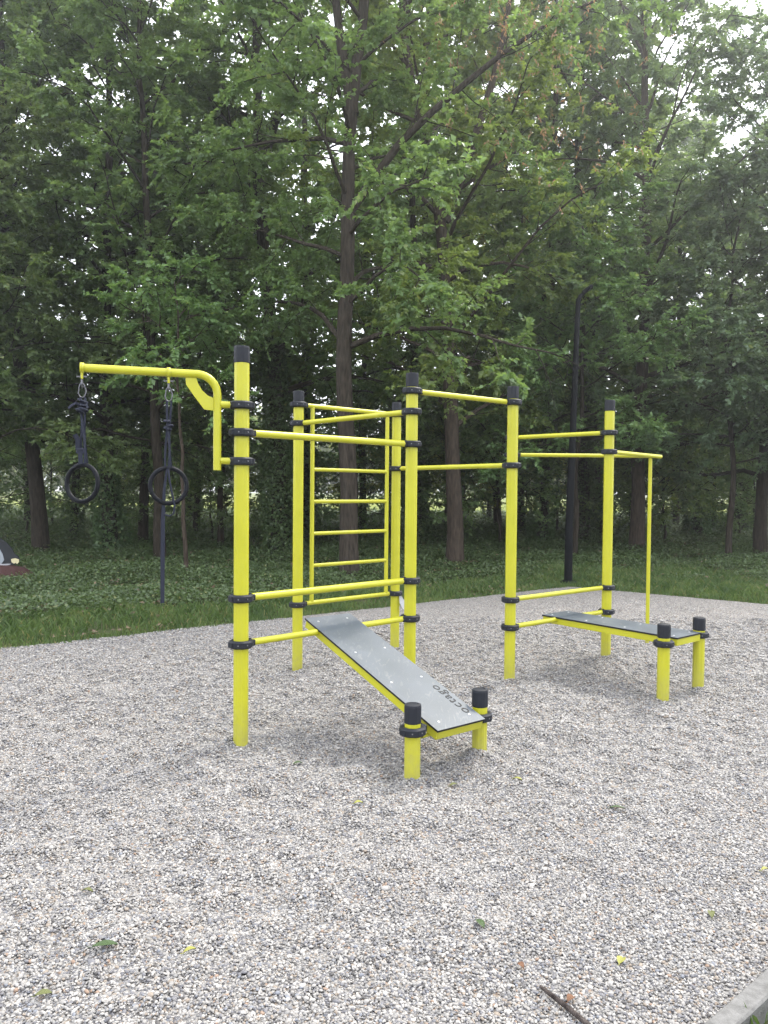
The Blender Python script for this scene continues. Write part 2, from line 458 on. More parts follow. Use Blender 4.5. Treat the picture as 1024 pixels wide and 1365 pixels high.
L(gi.outputs[0], iop.inputs['Points']); L(sm.outputs[0], iop.inputs['Instance'])
L(rr.outputs[0], iop.inputs['Rotation']); L(vm.outputs[0], iop.inputs['Scale'])
L(iop.outputs[0], go.inputs[0])
md = peb.modifiers.new('pebbles', 'NODES'); md.node_group = ng

# kerb along the near right side of the pad: concrete units laid end to end
kd = np.array([.768, .64])
for i, s0 in enumerate((-2.6, -1.6, -.6, .4, 1.4, 2.4, 3.4, 4.4, 5.4)):
    m = MB()
    c = K0 + kd * (s0 + .5) + NK * .034
    m.box((c[0], c[1], -.08 + .002 * (i % 3)), (kd[0] * .497, kd[1] * .497, 0), (NK[0] * .034, NK[1] * .034, 0), (0, 0, .115), bev=.006)
    if i == 0:
        kerb = tag(m.build('kerb', CONC), 'narrow grey concrete kerb edging the gravel in the near right corner', 'kerb', kind='structure')
    else:
        m.build('kerb_stone', CONC, kerb)

# ------------------------------------------------------------------ trees
class Wood:
    def __init__(s): s.V = []; s.F = []; s.n = 0
    def tube(s, P, rad, sides):
        P = np.asarray(P, float); n = len(P)
        T = np.empty_like(P); T[1:-1] = P[2:] - P[:-2]; T[0] = P[1] - P[0]; T[-1] = P[-1] - P[-2]
        T /= np.linalg.norm(T, axis=1)[:, None] + 1e-9
        a = np.array([0.31, .17, .93]) if abs(T[:, 2]).mean() < .8 else np.array([1., .2, 0])
        U = np.cross(T, a); U /= np.linalg.norm(U, axis=1)[:, None]
        Wv = np.cross(T, U)
        an = np.arange(sides) * 2 * PI / sides
        rad = np.asarray(rad, float)
        if rad.ndim == 1: rad = np.repeat(rad[:, None], sides, 1)
        ring = P[:, None] + rad[:, :, None] * (np.cos(an)[None, :, None] * U[:, None] + np.sin(an)[None, :, None] * Wv[:, None])
        s.V.append(ring.reshape(-1, 3))
        i = np.arange(n - 1)[:, None] * sides; k = np.arange(sides)[None]
        k2 = (k + 1) % sides
        q = np.stack([i + k, i + k2, i + sides + k2, i + sides + k], -1).reshape(-1, 4) + s.n
        s.F.append(q); s.n += n * sides
    def mesh(s, name, m): return tri_mesh(name, np.concatenate(s.V), np.concatenate(s.F), m, smooth=True)

def interp_path(P, rng, n, wob):
    P = np.asarray(P, float)
    d = np.r_[0, np.cumsum(np.linalg.norm(np.diff(P, axis=0), axis=1))]
    # Catmull-like smoothing by cubic on each axis
    t = np.linspace(0, d[-1], n)
    out_ = np.stack([np.interp(t, d, P[:, k]) for k in range(3)], 1)
    for _ in range(2): out_[1:-1] = (out_[:-2] + 2 * out_[1:-1] + out_[2:]) / 4
    w = rng.normal(0, wob, (n, 3)); w[0] = 0
    w[1:-1] = (w[:-2] + w[1:-1] * 2 + w[2:]) / 4
    return out_ + w

def leaves(rng, tw0, twd, twl, k, size, wid=.70, hang=.16):
    """k leaves along each twig; kite shaped, folded on the midrib"""
    n = len(tw0)
    t = (np.arange(k)[None] + rng.uniform(.2, 1, (n, k))) / k
    pos = tw0[:, None] + twd[:, None] * (twl[:, None] * t)[..., None]
    pos[..., 2] -= (twl[:, None] * t) ** 2 * .18
    side = np.where(np.arange(k) % 2, 1, -1)[None, :, None]
    lat = np.cross(twd, [0, 0, 1.]); lat /= np.linalg.norm(lat, axis=1)[:, None] + 1e-6
    ld = twd[:, None] * .55 + side * lat[:, None] * .8 + rng.normal(0, .38, (n, k, 3))
    ld[..., 2] -= hang
    ld /= np.linalg.norm(ld, axis=2)[..., None]
    up_ = np.zeros((n, k, 3)); up_[..., 2] = 1; up_ += rng.normal(0, .55, (n, k, 3))
    sv = np.cross(ld, up_); sv /= np.linalg.norm(sv, axis=2)[..., None] + 1e-6
    nv = np.cross(sv, ld)
    sz = size * rng.uniform(.6, 1.25, (n, k, 1))
    pos = pos.reshape(-1, 3); ld = ld.reshape(-1, 3); sv = sv.reshape(-1, 3); nv = nv.reshape(-1, 3); sz = sz.reshape(-1, 1)
    b = pos; tip = pos + ld * sz - nv * sz * .12
    l_ = pos + ld * sz * .42 + sv * sz * wid * .5 + nv * sz * .10
    r_ = pos + ld * sz * .42 - sv * sz * wid * .5 + nv * sz * .10
    V = np.stack([b, r_, tip, l_], 1).reshape(-1, 3)
    m = len(pos)
    base = np.arange(m)[:, None] * 4
    F = np.concatenate([base + np.array([[0, 1, 2]]), base + np.array([[0, 2, 3]])], 0)
    clump = rng.uniform(0, 1, n)
    rn = np.clip(.55 * np.repeat(clump, k) + .45 * rng.uniform(0, 1, m), 0, .95)
    rn = np.where(rng.uniform(0, 1, m) < .02, 1, rn)
    return V, F, np.repeat(rn, 4)

def grow(seed, path, r0, lo, n_limb, reach, top=None, size=.104, kleaf=20, tw_n=11, br_n=8, extra=(), rise=(22, 58), r_top=.25, density_top=1., flare=1.18):
    """tapered trunk along path, limbs > branches > leafy twigs; returns wood and leaf arrays"""
    rng = np.random.RandomState(seed)
    path = np.asarray(path, float)
    n = 22
    tp = interp_path(path, rng, n, .035)
    s = np.linspace(0, 1, n)
    rad = r0 * (1 - s * (1 - r_top)); rad[0] *= flare; rad[1] *= 1 + (flare - 1) * .3
    sides = 12
    rim = rad[:, None] * (1 + rng.normal(0, .05, (1, sides)) + rng.normal(0, .03, (n, sides)))
    w = Wood(); 
    base = tp[0].copy(); base[2] = -.25
    w.tube(np.vstack([base, tp]), np.vstack([rim[:1] * 1.12, rim]), sides)
    H = tp[-1, 2]
    tw0, twd, twl = [], [], []
    limbs = []
    for i in range(n_limb):
        f = (i + rng.uniform(.1, .9)) / n_limb
        z = lo + (H - lo) * f ** density_top
        az = i * 2.39996 + rng.uniform(-.5, .5)
        Lb = reach * (1 - .55 * f ** 1.5) * rng.uniform(.65, 1.15)
        el = R(rise[0] + (rise[1] - rise[0]) * f + rng.uniform(-12, 12))
        p0 = np.array([np.interp(z, tp[:, 2], tp[:, k]) for k in range(3)])
        limbs.append((p0, az, el, Lb, np.interp(z, tp[:, 2], rad) * rng.uniform(.28, .45)))
    polys = []
    for p0, az, el, Lb, lr in limbs:
        d = np.array([math.cos(az) * math.cos(el), math.sin(az) * math.cos(el), math.sin(el)])
        ns = 6; P = [p0]
        for j in range(ns):
            d = d + rng.normal(0, .13, 3); d[2] -= .05 + .08 * j / ns
            d /= np.linalg.norm(d); P.append(P[-1] + d * Lb / ns)
        polys.append((np.array(P), lr, Lb))
    for pth, lr in extra:
        P = interp_path(pth, rng, 9, .03); polys.append((P, lr, np.linalg.norm(P[-1] - P[0])))
    for P, lr, Lb in polys:
        ns = len(P)
        lr = min(lr, .13 * max(Lb, .5) ** .5) if lr < .2 else lr
        w.tube(P, lr * (1 - .85 * np.linspace(0, 1, ns)) + .004, 6)
        nb = max(3, int(br_n * (Lb / reach) ** .7 + .5))
        for b in range(nb + 1):
            t = .18 + .82 * (b + rng.uniform(0, .8)) / nb if b < nb else 1
            t = min(t, 1) * (ns - 1); i0 = min(int(t), ns - 2); fr = t - i0
            q0 = P[i0] * (1 - fr) + P[i0 + 1] * fr
            ld = P[i0 + 1] - P[i0]; ld = ld / np.linalg.norm(ld)
            lat = np.cross(ld, [0, 0, 1.]); lat /= np.linalg.norm(lat) + 1e-6
            a = R(rng.uniform(30, 75)) if b < nb else 0
            ro = b * 2.4 + rng.uniform(-.6, .6); ver = np.cross(lat, ld)
            bd = ld * math.cos(a) + (lat * math.cos(ro) + ver * math.sin(ro) * .75) * math.sin(a)
            bd /= np.linalg.norm(bd)
            bl = (.24 * Lb + .45) * (1.15 - .45 * t / (ns - 1)) * rng.uniform(.7, 1.25)
            B = [q0]; dd = bd.copy()
            for j in range(4):
                dd = dd + rng.normal(0, .12, 3); dd[2] -= .03; dd /= np.linalg.norm(dd); B.append(B[-1] + dd * bl / 4)
            B = np.array(B)
            w.tube(B, np.linspace(.014, .004, 5), 3)
            nt_ = tw_n
            tt = rng.uniform(.12, 1, nt_) ** .7 * 4; i1 = np.minimum(tt.astype(int), 3); f1 = (tt - i1)[:, None]
            s0 = B[i1] * (1 - f1) + B[i1 + 1] * f1
            bd2 = B[i1 + 1] - B[i1]; bd2 /= np.linalg.norm(bd2, axis=1)[:, None]
            td = bd2 * .7 + rng.normal(0, .62, (nt_, 3)); td[:, 2] = td[:, 2] * .6 - .06
            td /= np.linalg.norm(td, axis=1)[:, None]
            tw0.append(s0); twd.append(td); twl.append(rng.uniform(.22, .6, nt_))
    V, F, rn = leaves(rng, np.concatenate(tw0), np.concatenate(twd), np.concatenate(twl), kleaf, size)
    return w, V, F, rn, tp, rad

def ivy_sleeve(seed, tp, rad, z1, n, size=.085):
    rng = np.random.RandomState(seed)
    z = rng.uniform(0, 1, n) ** 1.25 * z1
    an = rng.uniform(0, 2 * PI, n)
    c = np.stack([np.interp(z, tp[:, 2], tp[:, k]) for k in (0, 1)], 1)
    r = np.interp(z, tp[:, 2], rad)
    bul = .10 + .07 * np.sin(3 * an + 2.2 * z) + rng.uniform(0, .1, n)
    rr_ = r + np.maximum(bul, 0) * np.clip(1.25 - z / z1, .2, 1)
    p = np.stack([c[:, 0] + np.cos(an) * rr_, c[:, 1] + np.sin(an) * rr_, z], 1)
    dr = np.stack([np.cos(an), np.sin(an), rng.uniform(-.5, .3, n)], 1)
    return leaves(rng, p, dr / np.linalg.norm(dr, axis=1)[:, None], np.full(n, .08), 2, size, .85, .55)

def tree(name, label, base, bark, leafm, group=None, ivy=None, cat='tree', **kw):
    base = np.asarray(base, float)
    kw['path'] = np.asarray(kw['path'], float) - base
    kw['extra'] = [(np.asarray(p, float) - base, r) for p, r in kw.get('extra', ())]
    w, V, F, rn, tp, rad = grow(**kw)
    # the lamp's surroundings are kept pruned
    q_ = V.reshape(-1, 4, 3)[:, 0] + base
    kp = ~((q_[:, 0] > 2.6) & (q_[:, 0] < 4.1) & (q_[:, 1] > 10.5) & (q_[:, 1] < 14.3) & (q_[:, 2] < 5.9))
    V = V.reshape(-1, 4, 3)[kp].reshape(-1, 3); rn = rn.reshape(-1, 4)[kp].ravel(); nl_ = int(kp.sum())
    b_ = np.arange(nl_)[:, None] * 4
    F = np.concatenate([b_ + np.array([[0, 1, 2]]), b_ + np.array([[0, 2, 3]])])
    root = tag(empty(name, base), label, cat, group)
    link('trunk', w.mesh('trunk', bark), root)
    link('crown', tri_mesh('crown', V, F, leafm, rn), root)
    if ivy:
        link('ivy', tri_mesh('ivy', *ivy_sleeve(kw['seed'] + 99, tp, rad, *ivy)[:2], IVY, ivy_sleeve(kw['seed'] + 99, tp, rad, *ivy)[2]), root)
    return root

# the trees one can tell apart, each on its own trunk line
tC = tree('broadleaf_tree', 'large tree with grey-brown trunk behind the ladder, a long limb rising to the right', (-.6, 13.75, 0), BARK, LEAF,
     seed=1, path=[(-.6, 13.75, 0), (-.67, 13.75, 2.32), (-.75, 13.8, 4.6), (-.67, 13.85, 7), (-.62, 13.9, 8.7), (-.45, 14, 9.9), (-.3, 14.1, 12), (-.2, 14.2, 16)],
     r0=.170, lo=3.8, n_limb=30, reach=3.6, r_top=.3, flare=1.15, br_n=8,
     extra=[([(-.63, 13.8, 6.6), (-.05, 13.75, 7.44), (.54, 13.6, 8.15), (2.42, 13.4, 9.5), (3.9, 13.2, 10.1)], .085), ([(-.6, 13.85, 8.3), (-.85, 13.9, 9.4), (-1.0, 13.9, 11), (-1.1, 14, 14)], .1)])
tD = tree('broadleaf_tree', 'tree with dark brown trunk seen between the two middle posts, fresh leaves low down', (1.59, 17.1, 0), BARKR, LEAFL,
     seed=2, path=[(1.59, 17.1, 0), (1.5, 17.1, 3.18), (1.4, 17.1, 5), (1.24, 17.2, 8), (.64, 17.3, 10), (.38, 17.3, 11.3), (.2, 17.3, 17)],
     r0=.175, lo=2.7, n_limb=36, reach=4.2, r_top=.3, br_n=8, size=.105,
     extra=[([(1.3, 17.2, 7.6), (1.9, 17.0, 9.2), (2.5, 17, 11.2), (2.9, 17, 14)], .12)])
tE = tree('ivy_clad_tree', 'ivy wrapped dark tree behind the rear left post, forking high up', (-2.5, 18.7, 0), BARKD, LEAF,
     seed=3, path=[(-2.51, 18.7, 0), (-2.57, 18.7, 2.56), (-2.81, 18.7, 6.2), (-3.05, 18.7, 8), (-3.1, 18.7, 10.1), (-3.1, 18.7, 13), (-3.2, 18.7, 17)],
     r0=.19, lo=3.8, n_limb=28, reach=3.4, r_top=.35, br_n=8, ivy=(5.5, 5200),
     extra=[([(-3.04, 18.7, 9.3), (-2.83, 18.7, 10.3), (-2.38, 18.7, 11.6), (-2.0, 18.7, 14)], .13), ([(-2.9, 18.7, 7.6), (-3.5, 18.6, 9), (-3.9, 18.6, 11)], .08)])
tA = tree('broadleaf_tree', 'dark leaning trunk near the left edge of the wood, crown above the painted board', (-8.8, 19.2, 0), BARKD, LEAFD,
     seed=4, path=[(-8.6, 19.2, 0), (-8.75, 19.2, 2.54), (-9.1, 19.2, 4.4), (-9.42, 19.2, 7), (-9.6, 19.2, 16)],
     r0=.19, lo=2.4, n_limb=40, reach=3.8, br_n=8)
tB = tree('broadleaf_tree', 'dark ivy-footed trunk seen between the two gymnastic rings', (-6.92, 19.4, 0), BARKD, LEAF,
     seed=5, path=[(-6.92, 19.4, 0), (-7, 19.4, 2.5), (-7.05, 19.4, 6), (-6.9, 19.4, 15)],
     r0=.17, lo=2.5, n_limb=36, reach=4.2, br_n=8, ivy=(2.2, 1500))
tG = tree('broadleaf_tree', 'large right-hand tree whose brown trunk stands beside the thin yellow pole', (6.87, 20.8, 0), BARKR, LEAFB,
     seed=6, path=[(6.87, 20.8, 0), (6.89, 20.8, 3.6), (6.97, 20.8, 8.2), (7.03, 20.8, 10.2), (6.67, 20.8, 17)],
     r0=.20, lo=2.4, n_limb=34, reach=4.8, br_n=9, size=.1)
tF = tree('broadleaf_tree', 'dark trunk just behind the street lamp, crown thin at the top', (6.4, 25, 0), BARKD, LEAFD,
     seed=7, path=[(6.46, 25, 0), (6.41, 25, 3.2), (6.17, 25, 11), (6.25, 25, 18)],
     r0=.24, lo=4.5, n_limb=28, reach=4, br_n=8, ivy=(6, 4200))
tL = tree('broadleaf_tree', 'full leafy tree closest on the left, foliage hanging over the ring arm', (-5.4, 16.6, 0), BARKD, LEAF,
     seed=8, path=[(-5.15, 17.6, 0), (-5.2, 17.5, 3), (-5.3, 17.3, 6), (-5.5, 17, 14)],
     r0=.13, lo=3.2, n_limb=34, reach=3.6, br_n=8)
tR = tree('broadleaf_tree', 'bushy blue-green tree filling the right edge, branches down to head height', (9.6, 19.5, 0), BARKD, LEAFB,
     seed=9, path=[(9.6, 19.5, 0), (9.7, 19.5, 3), (9.8, 19.5, 8), (10, 19.5, 13)],
     r0=.16, lo=1.5, n_limb=36, reach=3.6, br_n=8, size=.1)

# young trees at the edge of the wood, in front of the big trunks
yk, yk_done = [], []
for i, (lf, ht) in enumerate(((LEAF, 9.5), (LEAFB, 8.5))):
    yk.append(tree('young_tree', '', (0, 0, 0), BARKD, lf, seed=30 + i, path=[(0, 0, 0), (.1, 0, 2), (-.15, .1, 5), (.1, .1, ht)], r0=.075, lo=2.3, n_limb=24, reach=2.6, br_n=7))
for i, (k, x, y, rz, s_, lab) in enumerate([(0, -8.6, 16.4, 0, 1.0, 'young leafy tree near the left edge, reaching over the outer ring'),
                                   (0, -10.6, 17.6, 2, 1.1, 'young leafy tree cut by the left frame edge'),
                                   (1, 8.4, 18.6, 0, 1.0, 'young blue-green tree just right of the thin yellow pole'),
                                   (1, 11.2, 18.2, 3, 1.05, 'young blue-green tree at the far right of the verge'),
                                   (0, 4.7, 18.8, 4, .95, 'young green tree whose leaves show beside the street lamp'),
                                   (0, -4.4, 20.6, 1, 1.15, 'young green tree behind the front post and the brown sapling stem')]):
    first = not any(q_[0] == k for q_ in yk_done)
    o = yk[k] if first else copy_tree(yk[k])

    yk_done.append((k,))
    o.location = (x, y, 0); o.rotation_euler = (0, 0, rz); o.scale = (s_, s_, s_); tag(o, lab, 'tree', 'young trees at the edge of the wood')

# slender brown stem with a sparse tuft, behind the right ring
th = tree('sapling', 'slender brown bare sapling stem behind the right gymnastic ring', (-3.75, 14.4, 0), BARKR, LEAF,
     seed=10, path=[(-3.72, 14.4, 0), (-3.78, 14.4, 1.2), (-3.84, 14.4, 2.6), (-3.95, 14.5, 5.5)], r0=.042, lo=3.0, n_limb=9, reach=1.3, br_n=4, tw_n=6, flare=1.2)

# kinds for the depth of the wood: one of each built, then copied
rng = random.Random(5)
kinds = []
for i, (bk, lf, lo, ht, rch, nl, ivy, sz) in enumerate([(BARKD, LEAFD, 2.8, 19, 3.8, 30, None, .18), (BARKD, LEAF, 3.5, 21, 4.0, 30, (7, 2600), .18),
                                            (BARK, LEAFB, 3.2, 20, 3.8, 30, None, .18), (BARKD, LEAFY, 2.6, 18, 3.6, 28, None, .18)]):
    t = tree('woodland_tree', ['dark leaved slim tree deep in the wood', 'ivy clad dark trunk tree deep in the wood', 'blue-green slim tree deep in the wood', 'yellow-green tree deep in the wood'][i], (0, 0, 0), bk, lf,
             seed=20 + i, path=[(0, 0, 0), (rng.uniform(-.2, .2), .1, 3), (rng.uniform(-.5, .5), .1, 8), (rng.uniform(-.8, .8), 0, ht)],
             r0=.125, lo=lo, n_limb=nl, reach=rch, br_n=6, tw_n=8, kleaf=14, size=sz, ivy=ivy)
    kinds.append(t)
spots = []
for d, gap in ((23.5, 3.9), (27.5, 3.7), (32, 3.9), (37, 4.2), (43, 5.6), (50, 7.5)):
    hw = .58 * d + 2
    nn = int(2 * hw / gap)
    for i in range(nn):
        x = -hw + (i + .5) * 2 * hw / nn + rng.uniform(-1.3, 1.3)
        if (x > .27 * d and rng.random() < .3) or (-.47 * d < x < -.33 * d and d > 26 and rng.random() < .5) or (-.18 * d < x < -.08 * d and rng.random() < .5): continue   # lighter wood towards the right and far left
        spots.append((x, d + rng.uniform(-1.6, 1.6)))
used_k = [0] * 4
for i, (x, y) in enumerate(spots):
    k = rng.choice([0, 1, 2, 0, 1, 3] if y > 30 else [0, 1, 2])
    o = kinds[k] if used_k[k] == 0 else copy_tree(kinds[k])
    used_k[k] += 1
    o.location = (x, y, 0); o.rotation_euler = (0, 0, rng.uniform(0, 6.28))
    s_ = rng.uniform(.85, 1.2) * (1 + max(0, y - 26) * .008); o.scale = (s_, s_, s_ * rng.uniform(.85, 1.1) * (1 if y < 30 else .82))
    o['group'] = ['dark slim trees in the wood', 'ivy clad trees in the wood', 'blue-green trees in the wood', 'yellow-green trees in the wood'][k]

# the ivy-black trunks on the right
for i, (x, y, ln, rr_, lab) in enumerate([(11.5, 28, -.9, .2, 'ivy-black leaning trunk on the right, left of the thick pair'), (12.7, 30, .2, .26, 'thick ivy-black trunk on the right, left one of the pair'),
                                    (13.9, 30, .3, .3, 'thick ivy-black trunk at the right edge, right one of the pair')]):
    tree('ivy_clad_tree', lab, (x, y, 0), BARKD, LEAFD, seed=40 + i, path=[(x, y, 0), (x + ln * .4, y, 2), (x + ln * .8, y, 5), (x + ln, y, 13)],
         r0=rr_, lo=4, n_limb=16, reach=3.4, br_n=6, tw_n=6, kleaf=9, size=.14, ivy=(6, 3600))

# undergrowth saplings and bushes
sap = []
for i, (lf, ht, rch) in enumerate([(LEAFD, 4.6, 1.7), (LEAF, 3.6, 1.6), (LEAFY, 4.2, 1.7)]):
    t = tree('understory_sapling', ['dark leafy sapling in the shade between the trunks', 'green leafy sapling in the shade between the trunks', 'yellow-green leafy sapling deeper in the wood'][i], (0, 0, 0), BARKD, lf,
             seed=60 + i, path=[(0, 0, 0), (.1, 0, 1.2), (-.1, .1, ht)], r0=.04, lo=.9, n_limb=18, reach=rch, br_n=5, tw_n=6, kleaf=9, size=.12, cat='sapling')
    sap.append(t)
us = [0] * 3
ss_ = []
for d, gap in ((21.5, 3.6), (25, 2.8), (30, 3.0), (36, 4.5)):
    hw = .58 * d + 1
    nn = int(2 * hw / gap)
    for i in range(nn):
        ss_.append((-hw + (i + .5) * 2 * hw / nn + rng.uniform(-1.2, 1.2), d + rng.uniform(-1.8, 1.8)))
for x, y in ss_:
    k = rng.choice([0, 0, 1] if y < 29 else [0, 1, 2, 2])
    o = sap[k] if us[k] == 0 else copy_tree(sap[k])
    us[k] += 1
    o.location = (x, y, 0); o.rotation_euler = (0, 0, rng.uniform(0, 6.28))
    s_ = rng.uniform(.75, 1.3); o.scale = (s_, s_, s_)
    o['group'] = ['dark saplings under the trees', 'green saplings under the trees', 'yellow-green saplings under the trees'][k]

# far hedge line beyond the meadow: reads as one mass
far = []
rf = np.random.RandomState(8)
n = 16000
x = rf.uniform(-75, 75, n); z = rf.uniform(0, 1, n) * (8 + 2.5 * np.sin(x * .21) + 1.5 * np.sin(x * .67)); y = 105 + rf.uniform(-3, 3, n)
dr = rf.normal(0, 1, (n, 3)); dr /= np.linalg.norm(dr, axis=1)[:, None]
V, F, rn = leaves(rf, np.stack([x, y, z + 1.9], 1), dr, np.full(n, .8), 2, 1.1, .8)
tag(link('far_tree_line', tri_mesh('far_tree_line', V, F, LEAFY, rn)), 'pale line of trees beyond the meadow, glimpsed between trunks', 'tree line', kind='stuff')

# reddish seed clusters in the upper middle crowns
rng_s = np.random.RandomState(14)
sc_ = []
for cx, cz, n in ((2.3, 9.4, 130), (2.7, 8.2, 110), (3.4, 7.7, 60), (4.6, 10.6, 70), (1.5, 8.6, 40)):
    for _ in range(n // 2): sc_.append((cx * .92 + rng_s.normal(0, .55), 12.6 + rng_s.normal(0, .8), cz + rng_s.normal(0, .6)))
sc_ = np.array(sc_)
dr = rng_s.normal(0, .5, sc_.shape); dr[:, 2] -= .8; dr /= np.linalg.norm(dr, axis=1)[:, None]
V, F, rn = leaves(rng_s, sc_ - np.array([-.6, 13.75, 0]), dr, np.full(len(sc_), .16), 6, .06, .4, .8)
link('seed_clusters', tri_mesh('seed_clusters', V, F, SEED, rn), tC)['kind'] = 'stuff'

# ------------------------------------------------------------------ ground cover and grass
rg = np.random.RandomState(21)
def fan(y0, y1, n, hw=.6, add=1.5):
    y = np.sqrt(rg.uniform(y0 ** 2, y1 ** 2, n)); x = rg.uniform(-1, 1, n) * (hw * y + add)
    return x, y
def smooth_noise(x, y, seed, wl):
    r_ = np.random.RandomState(seed); z = 0
    for _ in range(6):
        a = r_.uniform(0, 2 * PI); k = 2 * PI / (wl * r_.uniform(.6, 1.6)); z = z + np.sin(k * (math.cos(a) * x + math.sin(a) * y) + r_.uniform(0, 6.28))
    return z / 2.4
# ivy
xs_, ys_ = [], []
for y0, y1, n in ((9, 15, 130000), (15, 22, 120000), (22, 34, 80000), (34, 58, 46000)):
    x, y = fan(y0, y1, n); xs_.append(x); ys_.append(y)
x, y = np.concatenate(xs_), np.concatenate(ys_)
d1, d2, d3 = outside(x, y); od = np.maximum(d1, d2)
edge = np.where(d2 > d1, 2.6, 1.15) + .5 * smooth_noise(x, y, 2, 2.2)
nz = smooth_noise(x, y, 5, 3)
k = (od > edge) & (nz > -1.0) & (rg.uniform(0, 1, len(x)) < np.clip((od - edge) * 1.3, .1, 1))
x, y, nz = x[k], y[k], nz[k]
h_ = (.05 + .09 * np.clip(nz + .6, 0, 1.6)) * rg.uniform(.2, 1.15, len(x)) * np.where(y > 22, 1.5, 1)
p = np.stack([x, y, h_ - .02], 1)
dr = rg.normal(0, 1, p.shape); dr[:, 2] = np.abs(dr[:, 2]) * .3; dr /= np.linalg.norm(dr, axis=1)[:, None]
V, F, rn = leaves(rg, p, dr, np.full(len(p), .1), 1, .047, .9, .1)
c0 = np.repeat(p, 4, 0); far_s = np.clip(c0[:, 1:2] / 15, 1, 2.8)
V = c0 + (V - c0) * far_s
tag(link('ground_ivy', tri_mesh('ground_ivy', V, F, IVY, rn)), 'dark ivy and low weeds carpeting the floor of the wood', 'ivy', kind='stuff')
# grass
x, y = fan(6.5, 21, 330000, .6, 1.2)
d1, d2, d3 = outside(x, y); od = np.maximum(d1, d2)
lim = np.where(d2 > d1, 4.5, 2.1) + .7 * smooth_noise(x, y, 9, 2.4)
bare = smooth_noise(x, y, 31, 1.6)
k = (od > -.05) & (od < lim) & (bare < .75 + rg.uniform(-.1, .9, len(x))) & (rg.uniform(0, 1, len(x)) < np.clip((lim - od) * .9, .05, 1)) 
x, y, od = x[k], y[k], od[k]
# a fringe along the near kerb too
x2, y2 = rg.uniform(.6, 4.5, 9000), rg.uniform(1.4, 5, 9000)
d3 = outside(x2, y2)[2]; k = (d3 > .08) & (d3 < .7)
x = np.r_[x, x2[k]]; y = np.r_[y, y2[k]]; od = np.r_[od, np.full(k.sum(), .3)]
m = len(x)
ht = (.035 + .05 * np.clip(od, 0, 1)) * rg.uniform(.5, 1.4, m)
an = rg.uniform(0, 2 * PI, m); ln = rg.normal(0, .5, (m, 2)) * ht[:, None]
wv = np.stack([np.cos(an), np.sin(an)], 1) * (.0045 * np.clip(y / 8, .6, 2))[:, None]
b = np.stack([x, y], 1)
z0 = np.full(m, -.03)
V = np.stack([np.c_[b - wv, z0], np.c_[b + wv, z0], np.c_[b + ln * .45 + wv * .6, z0 + (ht + .03) * .7], np.c_[b + ln, ht]], 1).reshape(-1, 3)
base = np.arange(m)[:, None] * 4
F = np.concatenate([base + np.array([[0, 1, 2]]), base + np.array([[0, 2, 3]])])
cl = np.clip(.5 + .3 * smooth_noise(x, y, 12, .8) + rg.uniform(-.3, .3, m), 0, .95)
cl = np.where(rg.uniform(0, 1, m) < .05, 1, cl)
tag(link('grass', tri_mesh('grass', V, F, GRASS, np.repeat(cl, 4))), 'short grass verge between the gravel and the ivy', 'grass', kind='stuff')

# brown litter scattered through the verge and the ivy
x, y = fan(8, 24, 14000, .6, 1.2)
d1, d2, d3 = outside(x, y); od = np.maximum(d1, d2)
k = (od > .1) & (smooth_noise(x, y, 44, 1.3) + rg.uniform(-.6, .6, len(x)) > .45)
x, y, od = x[k], y[k], od[k]
p = np.stack([x, y, np.where(od > 1.6, .07, .02) * rg.uniform(.3, 1.2, len(x))], 1)
dr = rg.normal(0, 1, p.shape); dr[:, 2] *= .15; dr /= np.linalg.norm(dr, axis=1)[:, None]
V, F, rn = leaves(rg, p, dr, np.full(len(p), .05), 1, .075, .6, .0)
LITTER = leaf_mat('dry_litter', (.09, .06, .04), (.24, .18, .12), (.32, .26, .18), .15, .7)
tag(link('leaf_litter', tri_mesh('leaf_litter', V, F, LITTER, rn)), 'dry brown leaf litter scattered through the verge and ivy', 'leaf litter', kind='stuff')

# ------------------------------------------------------------------ the exercise station
POST_R = .0442
def octagon(r, z, ch=.18, rot=PI / 8):
    """octagon of inradius r with softened corners"""
    ro = r / math.cos(PI / 8); pts = []
    c = [(ro * math.cos(rot + k * PI / 4), ro * math.sin(rot + k * PI / 4)) for k in range(8)]
    for k in range(8):
        a, b_, d = Vector(c[k - 1]), Vector(c[k]), Vector(c[(k + 1) % 8])
        for q in (b_.lerp(a, ch), b_.lerp(d, ch)): pts.append((q.x, q.y, z))
    return pts
def prism(prof, ch=.18):
    m = MB(); m.loft([octagon(r, z, ch) for r, z in prof], 0, True, False); return m

TOP = 2.4716
post_me = prism([(POST_R, -.25), (POST_R, TOP - .02)]).mesh('post', YEL)
cap_me = prism([(POST_R + .0015, 0), (POST_R + .0032, .004), (POST_R + .0032, .09), (POST_R + .0008, .102), (POST_R * .72, .105), (POST_R * .70, .102)]).mesh('post_cap', RUB)
short_me = {}

